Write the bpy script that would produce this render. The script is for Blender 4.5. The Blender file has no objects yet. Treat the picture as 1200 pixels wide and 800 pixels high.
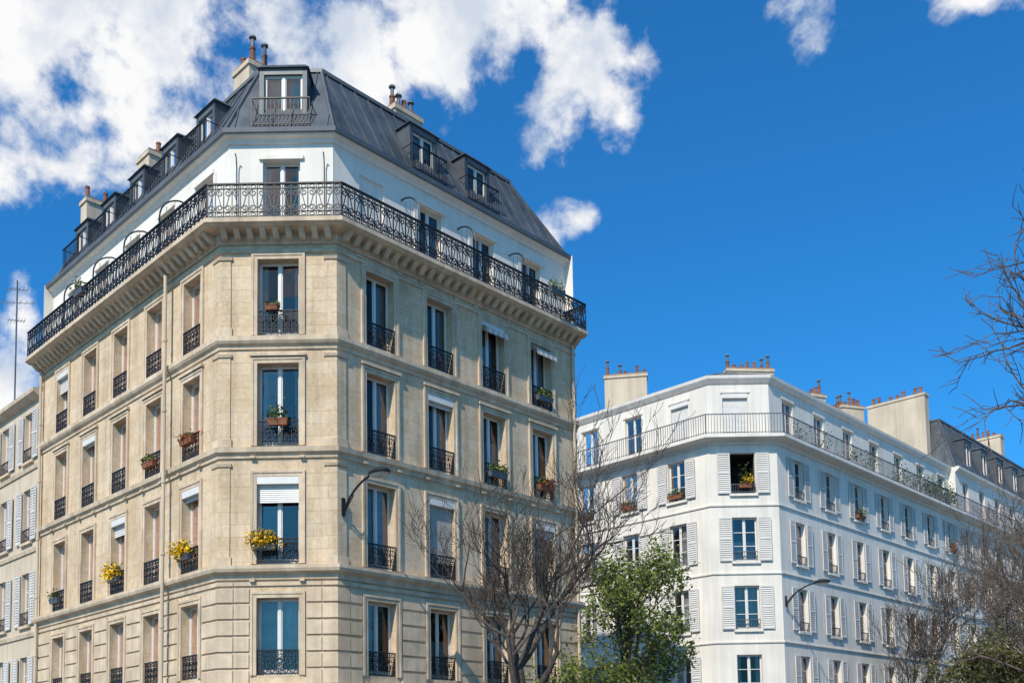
import bpy, math, random
from mathutils import Vector, Matrix
random.seed(11)
R = random.Random(5)

# ------------------------------------------------------------------ helpers
class MB:
    def __init__(s): s.v=[]; s.f=[]; s.m=[]
    def face(s, pts, mi=0):
        n=len(s.v); s.v.extend([tuple(p) for p in pts]); s.f.append(tuple(range(n,n+len(pts)))); s.m.append(mi)
    def hexa(s, p, mi=0):
        n=len(s.v); s.v.extend([tuple(q) for q in p])
        for a in ((0,3,2,1),(4,5,6,7),(0,1,5,4),(1,2,6,5),(2,3,7,6),(3,0,4,7)):
            s.f.append(tuple(n+i for i in a)); s.m.append(mi)
    def build(s, name, mats, parent=None, smooth=False, uv=True):
        me=bpy.data.meshes.new(name); me.from_pydata(s.v,[],s.f); me.update()
        for m in mats: me.materials.append(m)
        me.polygons.foreach_set('material_index', s.m)
        if smooth: me.polygons.foreach_set('use_smooth',[True]*len(s.f))
        if uv:
            ul=me.uv_layers.new(name='UVMap'); vs=me.vertices
            data=[0.0]*(2*len(me.loops))
            for p in me.polygons:
                n=p.normal
                if abs(n.z)>.8: a=(1,0,0); b=(0,1,0)
                else:
                    l=math.hypot(n.x,n.y) or 1
                    a=(-n.y/l,n.x/l,0)
                    if a[0]<0 or (abs(a[0])<1e-4 and a[1]<0): a=(-a[0],-a[1],0)
                    b=(0,0,1)
                for li in p.loop_indices:
                    c=vs[me.loops[li].vertex_index].co
                    data[2*li]=c.x*a[0]+c.y*a[1]+c.z*a[2]+100; data[2*li+1]=c.x*b[0]+c.y*b[1]+c.z*b[2]
            ul.data.foreach_set('uv',data)
        ob=bpy.data.objects.new(name,me); bpy.context.scene.collection.objects.link(ob)
        if parent: ob.parent=parent
        return ob

def empty(name,loc=(0,0,0)):
    e=bpy.data.objects.new(name,None); e.empty_display_size=.5
    bpy.context.scene.collection.objects.link(e); return e

class Fr:   # facade frame: t along, o outward, z up
    def __init__(s,P,u,n=None):
        s.P=Vector((P[0],P[1])); l=math.hypot(*u); s.u=Vector((u[0]/l,u[1]/l))
        if n is None: n=(s.u.y,-s.u.x)
        s.n=Vector(n)
    def p(s,t,o,z):
        q=s.P+s.u*t+s.n*o; return (q.x,q.y,z)
def fbox(mb,fr,t0,t1,o0,o1,z0,z1,mi=0):
    p=fr.p
    mb.hexa([p(t0,o0,z0),p(t1,o0,z0),p(t1,o1,z0),p(t0,o1,z0),p(t0,o0,z1),p(t1,o0,z1),p(t1,o1,z1),p(t0,o1,z1)],mi)

def offs(pts,o,closed=False):
    n=len(pts); res=[]; ds=[]
    for i in range(n if closed else n-1):
        a=pts[i]; b=pts[(i+1)%n]; d=Vector((b[0]-a[0],b[1]-a[1])).normalized(); ds.append(Vector((d.y,-d.x)))
    for i in range(n):
        if closed: n1=ds[i-1]; n2=ds[i]
        else: n1=ds[max(i-1,0)]; n2=ds[min(i,n-2)]
        m=(n1+n2)/(1+n1.dot(n2)); res.append((pts[i][0]+m.x*o,pts[i][1]+m.y*o))
    return res
def sweep(mb,pts,prof,closed=False,mi=0):
    rings=[[(q[0],q[1],z) for q in offs(pts,o,closed)] for o,z in prof]
    n=len(pts)
    for k in range(len(prof)):
        A=rings[k]; B=rings[(k+1)%len(prof)]
        for i in range(n if closed else n-1):
            j=(i+1)%n; mb.face([A[i],A[j],B[j],B[i]],mi)
    if not closed:
        mb.face([r[0] for r in rings],mi); mb.face([r[-1] for r in rings][::-1],mi)

def facade(mb,fr,L,z0,z1,ops,reveal=.24,mi=0,t0=0):
    ts=sorted(set([t0,L]+[x for o in ops for x in o[:2]])); zs=sorted(set([z0,z1]+[x for o in ops for x in o[2:4]]))
    for i in range(len(ts)-1):
        for j in range(len(zs)-1):
            a,b,c,d=ts[i],ts[i+1],zs[j],zs[j+1]
            mt=(a+b)/2; mz=(c+d)/2
            if any(o[0]<mt<o[1] and o[2]<mz<o[3] for o in ops): continue
            mb.face([fr.p(a,0,c),fr.p(b,0,c),fr.p(b,0,d),fr.p(a,0,d)],mi)
    for a,b,c,d in [o[:4] for o in ops]:
        e=-reveal
        mb.face([fr.p(a,0,c),fr.p(a,e,c),fr.p(a,e,d),fr.p(a,0,d)],mi)
        mb.face([fr.p(b,0,c),fr.p(b,0,d),fr.p(b,e,d),fr.p(b,e,c)],mi)
        mb.face([fr.p(a,0,c),fr.p(b,0,c),fr.p(b,e,c),fr.p(a,e,c)],mi)
        mb.face([fr.p(a,0,d),fr.p(a,e,d),fr.p(b,e,d),fr.p(b,0,d)],mi)

def tube(mb,pts,rad,sides=5,mi=0,cap=True):
    pts=[Vector(p) for p in pts]; n=len(mb.v); N=len(pts)
    prev=None
    for i,p in enumerate(pts):
        d=(pts[min(i+1,N-1)]-pts[max(i-1,0)]).normalized()
        if prev is None:
            x=d.orthogonal().normalized()
        else:
            x=(prev-d*prev.dot(d)); x=x.normalized() if x.length>1e-5 else d.orthogonal().normalized()
        prev=x; y=d.cross(x); r=rad[i] if hasattr(rad,'__len__') else rad
        for k in range(sides):
            a=2*math.pi*k/sides; q=p+x*(math.cos(a)*r)+y*(math.sin(a)*r); mb.v.append(tuple(q))
    for i in range(N-1):
        for k in range(sides):
            k2=(k+1)%sides
            mb.f.append((n+i*sides+k,n+i*sides+k2,n+(i+1)*sides+k2,n+(i+1)*sides+k)); mb.m.append(mi)
    if cap:
        mb.f.append(tuple(n+k for k in range(sides))[::-1]); mb.m.append(mi)
        mb.f.append(tuple(n+(N-1)*sides+k for k in range(sides))); mb.m.append(mi)

def ribbon(mb,fr,pts,o,w=.018,dep=.018,mi=0):
    n=len(mb.v); N=len(pts)
    for i in range(N):
        a=pts[max(i-1,0)]; b=pts[min(i+1,N-1)]
        dx,dz=b[0]-a[0],b[1]-a[1]; l=math.hypot(dx,dz) or 1; nx,nz=-dz/l*w/2,dx/l*w/2
        t,z=pts[i]
        mb.v+= [fr.p(t+nx,o,z+nz),fr.p(t-nx,o,z-nz),fr.p(t-nx,o+dep,z-nz),fr.p(t+nx,o+dep,z+nz)]
    for i in range(N-1):
        for k in range(4):
            k2=(k+1)%4; mb.f.append((n+4*i+k,n+4*i+k2,n+4*i+4+k2,n+4*i+4+k)); mb.m.append(mi)

# ------------------------------------------------------------------ materials
def nmat(name):
    m=bpy.data.materials.new(name); m.use_nodes=True; nt=m.node_tree
    return m,nt,nt.nodes['Principled BSDF']
def noise_n(nt,coord,scale,detail=5,rough=.55,mp=None):
    n=nt.nodes.new('ShaderNodeTexNoise'); n.inputs['Scale'].default_value=scale
    n.inputs['Detail'].default_value=detail; n.inputs['Roughness'].default_value=rough
    if mp:
        m=nt.nodes.new('ShaderNodeMapping'); m.inputs['Scale'].default_value=mp
        nt.links.new(coord,m.inputs['Vector']); nt.links.new(m.outputs['Vector'],n.inputs['Vector'])
    else: nt.links.new(coord,n.inputs['Vector'])
    return n.outputs['Fac']
def ramp(nt,src,a,b,ca=(0,0,0,1),cb=(1,1,1,1)):
    r=nt.nodes.new('ShaderNodeValToRGB'); r.color_ramp.elements[0].position=a; r.color_ramp.elements[1].position=b
    r.color_ramp.elements[0].color=ca; r.color_ramp.elements[1].color=cb
    nt.links.new(src,r.inputs['Fac']); return r.outputs['Color']
def mixc(nt,fac,a,b,mode='MIX'):
    m=nt.nodes.new('ShaderNodeMixRGB'); m.blend_type=mode
    for i,x in ((0,fac),(1,a),(2,b)):
        if isinstance(x,(int,float)): m.inputs[i].default_value=x
        elif isinstance(x,tuple): m.inputs[i].default_value=x if len(x)==4 else x+(1,)
        else: nt.links.new(x,m.inputs[i])
    return m.outputs[0]
def g(v): return (v,v,v,1)
def plain(name,col,rough=.6,metal=0,var=.2,scale=2.5,bump=.0,bscale=30,streak=0,stain=None):
    m,nt,b=nmat(name); tc=nt.nodes.new('ShaderNodeTexCoord').outputs['Object']
    n=noise_n(nt,tc,scale,4); c=ramp(nt,n,.3,.7,g(1-var),g(1+var*.35))
    out=mixc(nt,1,col,c,'MULTIPLY')
    if streak:
        s=noise_n(nt,tc,1,4,.6,(3.5,3.5,.22)); sc=ramp(nt,s,.42,.68,g(1),g(1-streak)); out=mixc(nt,1,out,sc,'MULTIPLY')
    if stain:
        s=noise_n(nt,tc,.8,6,.65); f=ramp(nt,s,.50,.68,g(0),g(.85)); out=mixc(nt,f,out,stain)
    nt.links.new(out,b.inputs['Base Color']); b.inputs['Roughness'].default_value=rough; b.inputs['Metallic'].default_value=metal
    if bump:
        bn=nt.nodes.new('ShaderNodeBump'); bn.inputs['Strength'].default_value=bump; bn.inputs['Distance'].default_value=.02
        nt.links.new(noise_n(nt,tc,bscale,3),bn.inputs['Height']); nt.links.new(bn.outputs[0],b.inputs['Normal'])
    return m
def stone(name,c1,c2,mort,stain,bw=.82,rh=.345,ms=.007,stain2=None):
    m,nt,b=nmat(name); t=nt.nodes.new('ShaderNodeTexCoord'); tc=t.outputs['Object']
    br=nt.nodes.new('ShaderNodeTexBrick'); nt.links.new(t.outputs['UV'],br.inputs['Vector'])
    br.inputs['Color1'].default_value=c1+(1,); br.inputs['Color2'].default_value=c2+(1,); br.inputs['Mortar'].default_value=mort+(1,)
    br.inputs['Scale'].default_value=1; br.inputs['Mortar Size'].default_value=ms; br.inputs['Mortar Smooth'].default_value=.3
    br.inputs['Brick Width'].default_value=bw; br.inputs['Row Height'].default_value=rh; br.inputs['Bias'].default_value=0
    out=br.outputs['Color']
    f=ramp(nt,noise_n(nt,tc,.55,8,.70),.46,.66,g(0),g(.85)); out=mixc(nt,f,out,stain)
    if stain2:
        f=ramp(nt,noise_n(nt,tc,1.3,7,.72,(1,1,1.6)),.50,.70,g(0),g(.8)); out=mixc(nt,f,out,stain2)
    s=ramp(nt,noise_n(nt,tc,1,5,.65,(2.8,2.8,.25)),.46,.72,g(1),g(.72)); out=mixc(nt,1,out,s,'MULTIPLY')
    s=ramp(nt,noise_n(nt,tc,9,5,.75),.3,.7,g(.82),g(1.12)); out=mixc(nt,1,out,s,'MULTIPLY')
    nt.links.new(out,b.inputs['Base Color']); b.inputs['Roughness'].default_value=.9
    inv=mixc(nt,.4,br.outputs['Fac'],noise_n(nt,tc,30,4,.7))
    bn=nt.nodes.new('ShaderNodeBump'); bn.invert=True; bn.inputs['Strength'].default_value=.5; bn.inputs['Distance'].default_value=.018
    nt.links.new(inv,bn.inputs['Height']); nt.links.new(bn.outputs[0],b.inputs['Normal'])
    return m
M={}
M['stone']=stone('limestone_ashlar',(.70,.525,.355),(.61,.445,.285),(.50,.365,.24),(.52,.36,.21),ms=.007,stain2=(.66,.53,.40))
M['trim']=plain('limestone_trim',(.68,.52,.365),.9,var=.25,scale=1.8,bump=.45,streak=.28,stain=(.49,.35,.225,1) )
M['white']=plain('white_render',(.79,.72,.64),.85,var=.08,scale=.8,bump=.15,bscale=60,streak=.10)
M['greywhite']=plain('pale_render',(.77,.70,.62),.85,var=.11,scale=.6,bump=.2,bscale=50,streak=.14)
M['cream']=plain('cream_render',(.62,.49,.36),.9,var=.15,scale=.8,bump=.2,streak=.2)
M['zinc']=plain('zinc_roof',(.085,.095,.108),.5,metal=.1,var=.4,scale=1.1,streak=.35)
M['zinc2']=plain('zinc_flashing',(.14,.145,.155),.5,metal=.1,var=.25,scale=1.5)
M['iron']=plain('wrought_iron',(.018,.019,.022),.45,metal=.3,var=.2)
M['greyiron']=plain('painted_railing',(.10,.11,.13),.5,var=.2)
M['frame']=plain('window_paint',(.68,.64,.59),.45,var=.08,scale=4)
M['darkframe']=plain('dark_frame_paint',(.10,.11,.13),.45,var=.1)
M['shutter']=plain('shutter_paint',(.60,.565,.53),.6,var=.14,scale=1.2)
M['roller']=plain('roller_shutter_slats',(.68,.64,.60),.55,var=.08)
M['rollerb']=plain('beige_roller_shutter',(.45,.40,.34),.6,var=.1)
M['curtain']=plain('net_curtain',(.46,.44,.41),.95,var=.25,scale=3)
M['drape']=plain('drape',(.33,.29,.25),.95,var=.25,scale=5)
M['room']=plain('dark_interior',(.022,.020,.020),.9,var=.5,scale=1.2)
M['terra']=plain('terracotta',(.28,.10,.045),.8,var=.35,scale=6,bump=.2)
M['pot']=plain('chimney_pot_clay',(.27,.105,.055),.85,var=.55,scale=1.7,bump=.2)
M['brick']=stone('chimney_brick',(.33,.16,.09),(.26,.11,.06),(.35,.30,.25),(.16,.09,.06),bw=.22,rh=.075,ms=.01)
M['bark']=plain('bark',(.085,.062,.05),.95,var=.5,scale=9,bump=.8,bscale=25)
M['barkl']=plain('pale_bark',(.12,.088,.068),.95,var=.4,scale=9,bump=.6,bscale=25)
M['asphalt']=plain('asphalt',(.05,.05,.052),.9,var=.3,scale=1.2,bump=.4,bscale=80)
M['paving']=plain('paving',(.19,.185,.175),.9,var=.25,scale=1.6,bump=.3)
M['kerb']=plain('granite_kerb',(.27,.265,.26),.85,var=.25,scale=8)
M['paint']=plain('road_paint',(.72,.72,.70),.7,var=.2,scale=6)
M['lampg']=plain('lamp_lens',(.5,.5,.48),.25,var=.05)
M['awning']=plain('awning_canvas',(.62,.60,.55),.9,var=.1)
def leafmat(name,a,b_,tr=.35):
    m,nt,b=nmat(name); geo=nt.nodes.new('ShaderNodeNewGeometry')
    c=ramp(nt,geo.outputs['Random Per Island'],0,1,a+(1,),b_+(1,))
    tc=nt.nodes.new('ShaderNodeTexCoord').outputs['Object']
    s=ramp(nt,noise_n(nt,tc,1.6,3),.35,.65,g(.6),g(1.25)); c=mixc(nt,1,c,s,'MULTIPLY')
    nt.links.new(c,b.inputs['Base Color']); b.inputs['Roughness'].default_value=.55
    t=nt.nodes.new('ShaderNodeBsdfTranslucent'); nt.links.new(c,t.inputs['Color'])
    mx=nt.nodes.new('ShaderNodeMixShader'); mx.inputs[0].default_value=tr
    nt.links.new(b.outputs[0],mx.inputs[1]); nt.links.new(t.outputs[0],mx.inputs[2])
    nt.links.new(mx.outputs[0],nt.nodes['Material Output'].inputs['Surface']); return m
M['leaf']=leafmat('spring_leaves',(.10,.14,.02),(.25,.28,.05))
M['leafdark']=leafmat('shrub_leaves',(.035,.07,.018),(.09,.13,.03))
M['leafbrown']=leafmat('budding_leaves',(.09,.085,.03),(.18,.17,.055))
M['yellow']=leafmat('yellow_petals',(.85,.48,.01),(.9,.60,.02),.2)
M['red']=leafmat('red_petals',(.45,.03,.02),(.6,.10,.05),.2)
def glass():
    m,nt,b=nmat('window_glass'); nt.nodes.remove(b)
    tr=nt.nodes.new('ShaderNodeBsdfTransparent'); tr.inputs['Color'].default_value=(.78,.83,.84,1)
    gl=nt.nodes.new('ShaderNodeBsdfGlossy'); gl.inputs['Roughness'].default_value=.03; gl.inputs['Color'].default_value=(1,.80,.76,1)
    fr=nt.nodes.new('ShaderNodeFresnel'); fr.inputs['IOR'].default_value=1.5
    tc=nt.nodes.new('ShaderNodeTexCoord').outputs['Object']
    bn=nt.nodes.new('ShaderNodeBump'); bn.inputs['Strength'].default_value=.35; bn.inputs['Distance'].default_value=.05
    nt.links.new(noise_n(nt,tc,1.3,1),bn.inputs['Height']); nt.links.new(bn.outputs[0],gl.inputs['Normal'])
    geo=nt.nodes.new('ShaderNodeNewGeometry')
    rp_=nt.nodes.new('ShaderNodeMath'); rp_.operation='MULTIPLY_ADD'; rp_.inputs[1].default_value=.12; rp_.inputs[2].default_value=.0
    nt.links.new(geo.outputs['Random Per Island'],rp_.inputs[0])
    ad=nt.nodes.new('ShaderNodeMath'); ad.operation='ADD'; ad.use_clamp=True
    nt.links.new(fr.outputs[0],ad.inputs[0]); nt.links.new(rp_.outputs[0],ad.inputs[1])
    mx=nt.nodes.new('ShaderNodeMixShader'); nt.links.new(ad.outputs[0],mx.inputs[0])
    nt.links.new(tr.outputs[0],mx.inputs[1]); nt.links.new(gl.outputs[0],mx.inputs[2])
    nt.links.new(mx.outputs[0],nt.nodes['Material Output'].inputs['Surface']); return m
M['glass']=glass()

# ------------------------------------------------------------------ window kit
def kit(): return {k:MB() for k in ('frame','glass','curtain','room','iron','shutter','planter','plant')}
def curtain(mb,fr,a,b,o,z0,z1,mi=0,amp=.022):
    n=max(6,int((b-a)/.035)); ph=R.random()*6
    P=[(a+(b-a)*i/n, o+amp*math.sin(ph+i*1.7)+amp*.4*math.sin(i*.6)) for i in range(n+1)]
    for i in range(n):
        mb.face([fr.p(P[i][0],P[i][1],z0),fr.p(P[i+1][0],P[i+1][1],z0),fr.p(P[i+1][0],P[i+1][1],z1),fr.p(P[i][0],P[i][1],z1)],mi)
def window(k,fr,tc,w,z0,z1,depth=.24,ct=None,munt=0,top=0,fm=0,kick=.13):
    a=tc-w/2; b=tc+w/2; f=k['frame']; o0=-depth+.005; o1=-depth+.06; e=.003
    fw=.04; cw=.036
    fbox(f,fr,a+e,a+fw,o0,o1,z0+e,z1-e,fm); fbox(f,fr,b-fw,b-e,o0,o1,z0+e,z1-e,fm)
    fbox(f,fr,a+fw,b-fw,o0,o1-.002,z1-fw,z1-e,fm); fbox(f,fr,a+fw,b-fw,o0,o1-.002,z0+e,z0+fw,fm)
    zt=z1-fw
    if top:
        zt=z1-top; fbox(f,fr,a+fw,b-fw,o0,o1-.004,zt-.03,zt+.03,fm); zt-=.03
    fbox(f,fr,tc-cw,tc+cw,o0+.01,o1+.012,z0+fw,zt,fm)
    for s in (-1,1):
        x0,x1=(a+fw,tc-cw) if s<0 else (tc+cw,b-fw)
        q=.03
        fbox(f,fr,x0,x0+q,o0+.006,o1-.012,z0+fw,zt,fm); fbox(f,fr,x1-q,x1,o0+.006,o1-.012,z0+fw,zt,fm)
        fbox(f,fr,x0+q,x1-q,o0+.006,o1-.014,z0+fw,z0+fw+kick,fm); fbox(f,fr,x0+q,x1-q,o0+.006,o1-.014,zt-q,zt,fm)
        for i in range(munt):
            zz=z0+fw+kick+(zt-z0-fw-kick)*(i+1)/(munt+1); fbox(f,fr,x0+q,x1-q,o0+.012,o1-.02,zz-.014,zz+.014,fm)
    og=-depth+.03
    for (x0,x1) in ((a+fw,tc-cw),(tc+cw,b-fw)):
        j=R.uniform(-.008,.008); j2=R.uniform(-.008,.008)
        k['glass'].face([fr.p(x0,og+j,z0+.05),fr.p(x1,og-j,z0+.05),fr.p(x1,og-j+j2,z1-.05),fr.p(x0,og+j+j2,z1-.05)])
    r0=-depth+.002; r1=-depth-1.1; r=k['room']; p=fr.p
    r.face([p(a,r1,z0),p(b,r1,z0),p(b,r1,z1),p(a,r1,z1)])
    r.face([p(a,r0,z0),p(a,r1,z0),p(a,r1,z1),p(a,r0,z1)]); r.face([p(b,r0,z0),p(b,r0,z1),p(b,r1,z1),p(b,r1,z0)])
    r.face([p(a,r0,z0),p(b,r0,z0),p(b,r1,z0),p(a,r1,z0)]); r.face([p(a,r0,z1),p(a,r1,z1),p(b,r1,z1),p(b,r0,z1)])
    ct=ct or R.choice(['full','full','sides','sides','left','right','none','low','none','full'])
    oc=-depth-.09; c=k['curtain']; mi=0 if R.random()<.72 else 1
    if ct=='full': curtain(c,fr,a+.01,b-.01,oc,z0+.03,z1-.02,0)
    elif ct=='sides':
        q=w*R.uniform(.14,.32); curtain(c,fr,a+.01,a+q,oc,z0+.03,z1-.02,mi); curtain(c,fr,b-q,b-.01,oc,z0+.03,z1-.02,mi)
    elif ct=='left': curtain(c,fr,a+.01,tc-.02,oc,z0+.03,z1-.02,mi)
    elif ct=='right': curtain(c,fr,tc+.02,b-.01,oc,z0+.03,z1-.02,mi)
    elif ct=='low': curtain(c,fr,a+.01,b-.01,oc,z0+.03,z0+(z1-z0)*R.uniform(.45,.8),0)

def spiral(mb,fr,t,z,r,a0,turns,o,w=.018,seg=11,r1=.25):
    pts=[]
    n=int(seg*abs(turns))+1
    for i in range(n+1):
        f=i/n; a=a0+turns*2*math.pi*f; rr=r*(1-f)+r*r1*f; pts.append((t+rr*math.cos(a),z+rr*math.sin(a)))
    ribbon(mb,fr,pts,o,w,.02)
def ironpanel(mb,fr,t0,t1,z0,z1,o,step=.2):
    h=z1-z0; W=t1-t0
    fbox(mb,fr,t0,t1,o-.012,o+.034,z1-.03,z1); fbox(mb,fr,t0,t1,o-.004,o+.026,z0,z0+.025); fbox(mb,fr,t0,t1,o,o+.02,z1-.15,z1-.13)
    fbox(mb,fr,t0,t1,o,o+.02,z0+.12,z0+.138)
    n=max(2,round(W/step)); s=W/n
    for i in range(n+1):
        x=t0+s*i; x=min(max(x,t0+.01),t1-.01); fbox(mb,fr,x-.010,x+.010,o+.002,o+.022,z0+.02,z1-.02)
    for i in range(n):
        x=t0+s*(i+.5); m=(z0+z1)/2-.005; q=(h-.30)/4
        spiral(mb,fr,x,m+q,min(q,s*.42),-math.pi/2,1.3,o); spiral(mb,fr,x,m-q,min(q,s*.42),math.pi/2,1.3,o)
        ring=[(x+.045*math.cos(a*math.pi/4),z1-.08+.045*math.sin(a*math.pi/4)) for a in range(9)]
        ribbon(mb,fr,ring,o,.014,.016)
        ring=[(x+.04*math.cos(a*math.pi/4),z0+.07+.04*math.sin(a*math.pi/4)) for a in range(9)]
        ribbon(mb,fr,ring,o,.014,.016)
def railing(mb,fr,L,z0,z1,o,t0=0):
    W=L-t0; h=z1-z0
    fbox(mb,fr,t0,L,o-.02,o+.05,z1-.04,z1); fbox(mb,fr,t0,L,o,o+.03,z1-.17,z1-.145)
    fbox(mb,fr,t0,L,o,o+.03,z0+.03,z0+.06); fbox(mb,fr,t0,L,o,o+.03,z0+.17,z0+.19)
    n=max(1,round(W/.46)); s=W/n
    for i in range(n+1):
        x=min(max(t0+s*i,t0+.015),L-.015); fbox(mb,fr,x-.014,x+.014,o+.002,o+.03,z0,z1-.02)
    for i in range(n):
        c=t0+s*(i+.5)
        fbox(mb,fr,c-.011,c+.011,o+.004,o+.024,z0+.05,z1-.03)
        m0=z0+.19; m1=z1-.17; q=(m1-m0)
        for sg in (-1,1):
            x=c+sg*s*.25
            r=min(s*.22,q*.25)
            spiral(mb,fr,x,m1-r,r,math.pi/2 if sg>0 else math.pi/2,sg*1.4,o,.026)
            spiral(mb,fr,x,m0+r,r,-math.pi/2,-sg*1.4,o,.026)
            ribbon(mb,fr,[(x-sg*r,m1-r),(x-sg*r*.3,m1-1.9*r),(x+sg*r*.3,m0+1.9*r),(x+sg*r,m0+r)],o,.024)
            for zz,rr in ((z1-.095,.046),(z0+.115,.046)):
                ribbon(mb,fr,[(x+rr*1.5*math.cos(a*math.pi/4),zz+rr*math.sin(a*math.pi/4)) for a in range(9)],o,.018,.018)
def barrail(mb,fr,L,z0,z1,o,t0=0,step=.13,th=.016):
    fbox(mb,fr,t0,L,o-.01,o+.035,z1-.035,z1); fbox(mb,fr,t0,L,o,o+.025,z0+.06,z0+.085)
    n=int((L-t0)/step)
    for i in range(n+1):
        x=t0+(L-t0)*i/n; x=min(max(x,t0+th),L-th)
        b=1.6 if i%10==0 else 1
        fbox(mb,fr,x-th/2*b,x+th/2*b,o+.003,o+.003+th*b,z0,z1-.02)
def rollerbox(k,fr,tc,w,z1,drop,mi=0,box=True):
    a=tc-w/2+.004; b=tc+w/2-.004; s=k['shutter']
    if box: fbox(s,fr,a,b,-.14,.03,z1-.20,z1-.004,0)
    n=int(drop/.055)
    for i in range(n):
        z=z1-.20-.055*(i+1); p=fr.p
        s.hexa([p(a,-.11,z),p(b,-.11,z),p(b,-.085,z),p(a,-.085,z),p(a,-.11,z+.048),p(b,-.11,z+.048),p(b,-.095,z+.048),p(a,-.095,z+.048)],mi)
def shutters(k,fr,tc,w,z0,z1,lean=.0):
    s=k['shutter']; sw=w/2+.02; o=.015
    for sg in (-1,1):
        if sg<0: a,b=tc-w/2-.03-sw,tc-w/2-.03
        else: a,b=tc+w/2+.03,tc+w/2+.03+sw
        oo=o+R.uniform(0,.05); q=.05
        fbox(s,fr,a,a+q,oo,oo+.04,z0+.01,z1-.02,2); fbox(s,fr,b-q,b,oo,oo+.04,z0+.01,z1-.02,2)
        mid=(z0+z1)/2
        for zz in (z0+.01,mid-.03,z1-.09): fbox(s,fr,a+q,b-q,oo+.001,oo+.038,zz,zz+.07,2)
        for lo,hi in ((z0+.08,mid-.03),(mid+.04,z1-.09)):
            n=int((hi-lo)/.09)
            for i in range(n):
                z=lo+(hi-lo)*i/n; p=fr.p; h=(hi-lo)/n
                s.hexa([p(a+q,oo+.022,z),p(b-q,oo+.022,z),p(b-q,oo+.034,z),p(a+q,oo+.034,z),
                        p(a+q,oo+.002,z+h*.75),p(b-q,oo+.002,z+h*.75),p(b-q,oo+.014,z+h*.75),p(a+q,oo+.014,z+h*.75)],2)
def leafquad(mb,c,s,mi=0,rr=R):
    d=Vector((rr.gauss(0,1),rr.gauss(0,1),rr.gauss(0,1))).normalized(); e=d.orthogonal().normalized()
    e.rotate(Matrix.Rotation(rr.random()*6.28,3,d)); f=d.cross(e)
    c=Vector(c); mb.face([c-e*s,c+f*s*.5,c+e*s,c-f*s*.5],mi)
def planter(k,fr,tc,w,z,o=.12,flower=None,h=.16,n=120,mi=0,grow=.22):
    b=k['planter']; p=fr.p; a,c=tc-w/2,tc+w/2
    b.hexa([p(a+.03,o+.02,z),p(c-.03,o+.02,z),p(c-.03,o+.14,z),p(a+.03,o+.14,z),p(a,o,z+h),p(c,o,z+h),p(c,o+.17,z+h),p(a,o+.17,z+h)],mi)
    fbox(b,fr,a-.01,c+.01,o-.01,o+.18,z+h,z+h+.02,mi)
    for i in range(int(n*1.3)):
        t=R.uniform(a,c); q=fr.p(t,o+.09+R.gauss(0,.09),z+h+.02+abs(R.gauss(0,grow*.55)))
        leafquad(k['plant'],q,R.uniform(.04,.08),0 if R.random()<.7 else 3)
    if flower is not None:
        m=3.2 if flower==1 else .8
        for i in range(int(n*m)):
            t=tc+R.gauss(0,w*.28); q=fr.p(t,o+.15+R.gauss(0,.11),z+h+.03+abs(R.gauss(0,grow*.6))-(R.random()<.3)*R.uniform(0,.2))
            leafquad(k['plant'],q,R.uniform(.04,.065),flower)
def finish(k,parent,ironmat='iron'):
    k['frame'].build('window_frames',[M['frame'],M['darkframe']],parent)
    k['glass'].build('window_glass',[M['glass']],parent)
    k['curtain'].build('curtains',[M['curtain'],M['drape']],parent)
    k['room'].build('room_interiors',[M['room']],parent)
    if k['iron'].v: k['iron'].build('iron_railings',[M[ironmat]],parent,uv=False)
    if k['shutter'].v: k['shutter'].build('shutters',[M['roller'],M['rollerb'],M['shutter'],M['awning']],parent)
    if k['planter'].v: k['planter'].build('planters',[M['terra'],M['darkframe']],parent)
    if k['plant'].v: k['plant'].build('balcony_plants',[M['leafdark'],M['yellow'],M['red'],M['leaf']],parent,uv=False)
def pot(mb,x,y,z,h=.45,r=.13,mi=0):
    tube(mb,[(x,y,z),(x,y,z+h*.12),(x,y,z+h*.14),(x,y,z+h*.85),(x,y,z+h*.87),(x,y,z+h)],[r*1.1,r*1.1,r*.92,r*.78,r*.95,r*.95],9,mi)
def chimney(mb,c,u,w,d,z0,z1,n,mi=0,rows=1):
    fr=Fr(c,u)
    fbox(mb,fr,-w/2,w/2,-d/2,d/2,z0,z1-.22,mi)
    fbox(mb,fr,-w/2-.05,w/2+.05,-d/2-.05,d/2+.05,z1-.22,z1-.08,mi); fbox(mb,fr,-w/2-.01,w/2+.01,-d/2-.01,d/2+.01,z1-.08,z1,1)
    for r_ in range(rows):
        for i in range(n):
            t=-w/2+.16+(w-.32)*(i/(n-1) if n>1 else .5)+R.uniform(-.03,.03); o=0 if rows==1 else (-.2+.4*r_)
            q=fr.p(t,o,z1); h=R.choice([.25,.32,.42,.5])
            if R.random()<.12: continue
            pot(mb,q[0],q[1],z1,h,R.uniform(.09,.12),2)
            if R.random()<.3:
                tube(mb,[(q[0],q[1],z1+h),(q[0],q[1],z1+h+.3)],.06,7,3); tube(mb,[(q[0],q[1],z1+h+.3),(q[0],q[1],z1+h+.36),(q[0],q[1],z1+h+.42)],[.12,.1,.02],7,3)
CH=lambda: [M['cream'],M['brick'],M['pot'],M['zinc2']]

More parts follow.
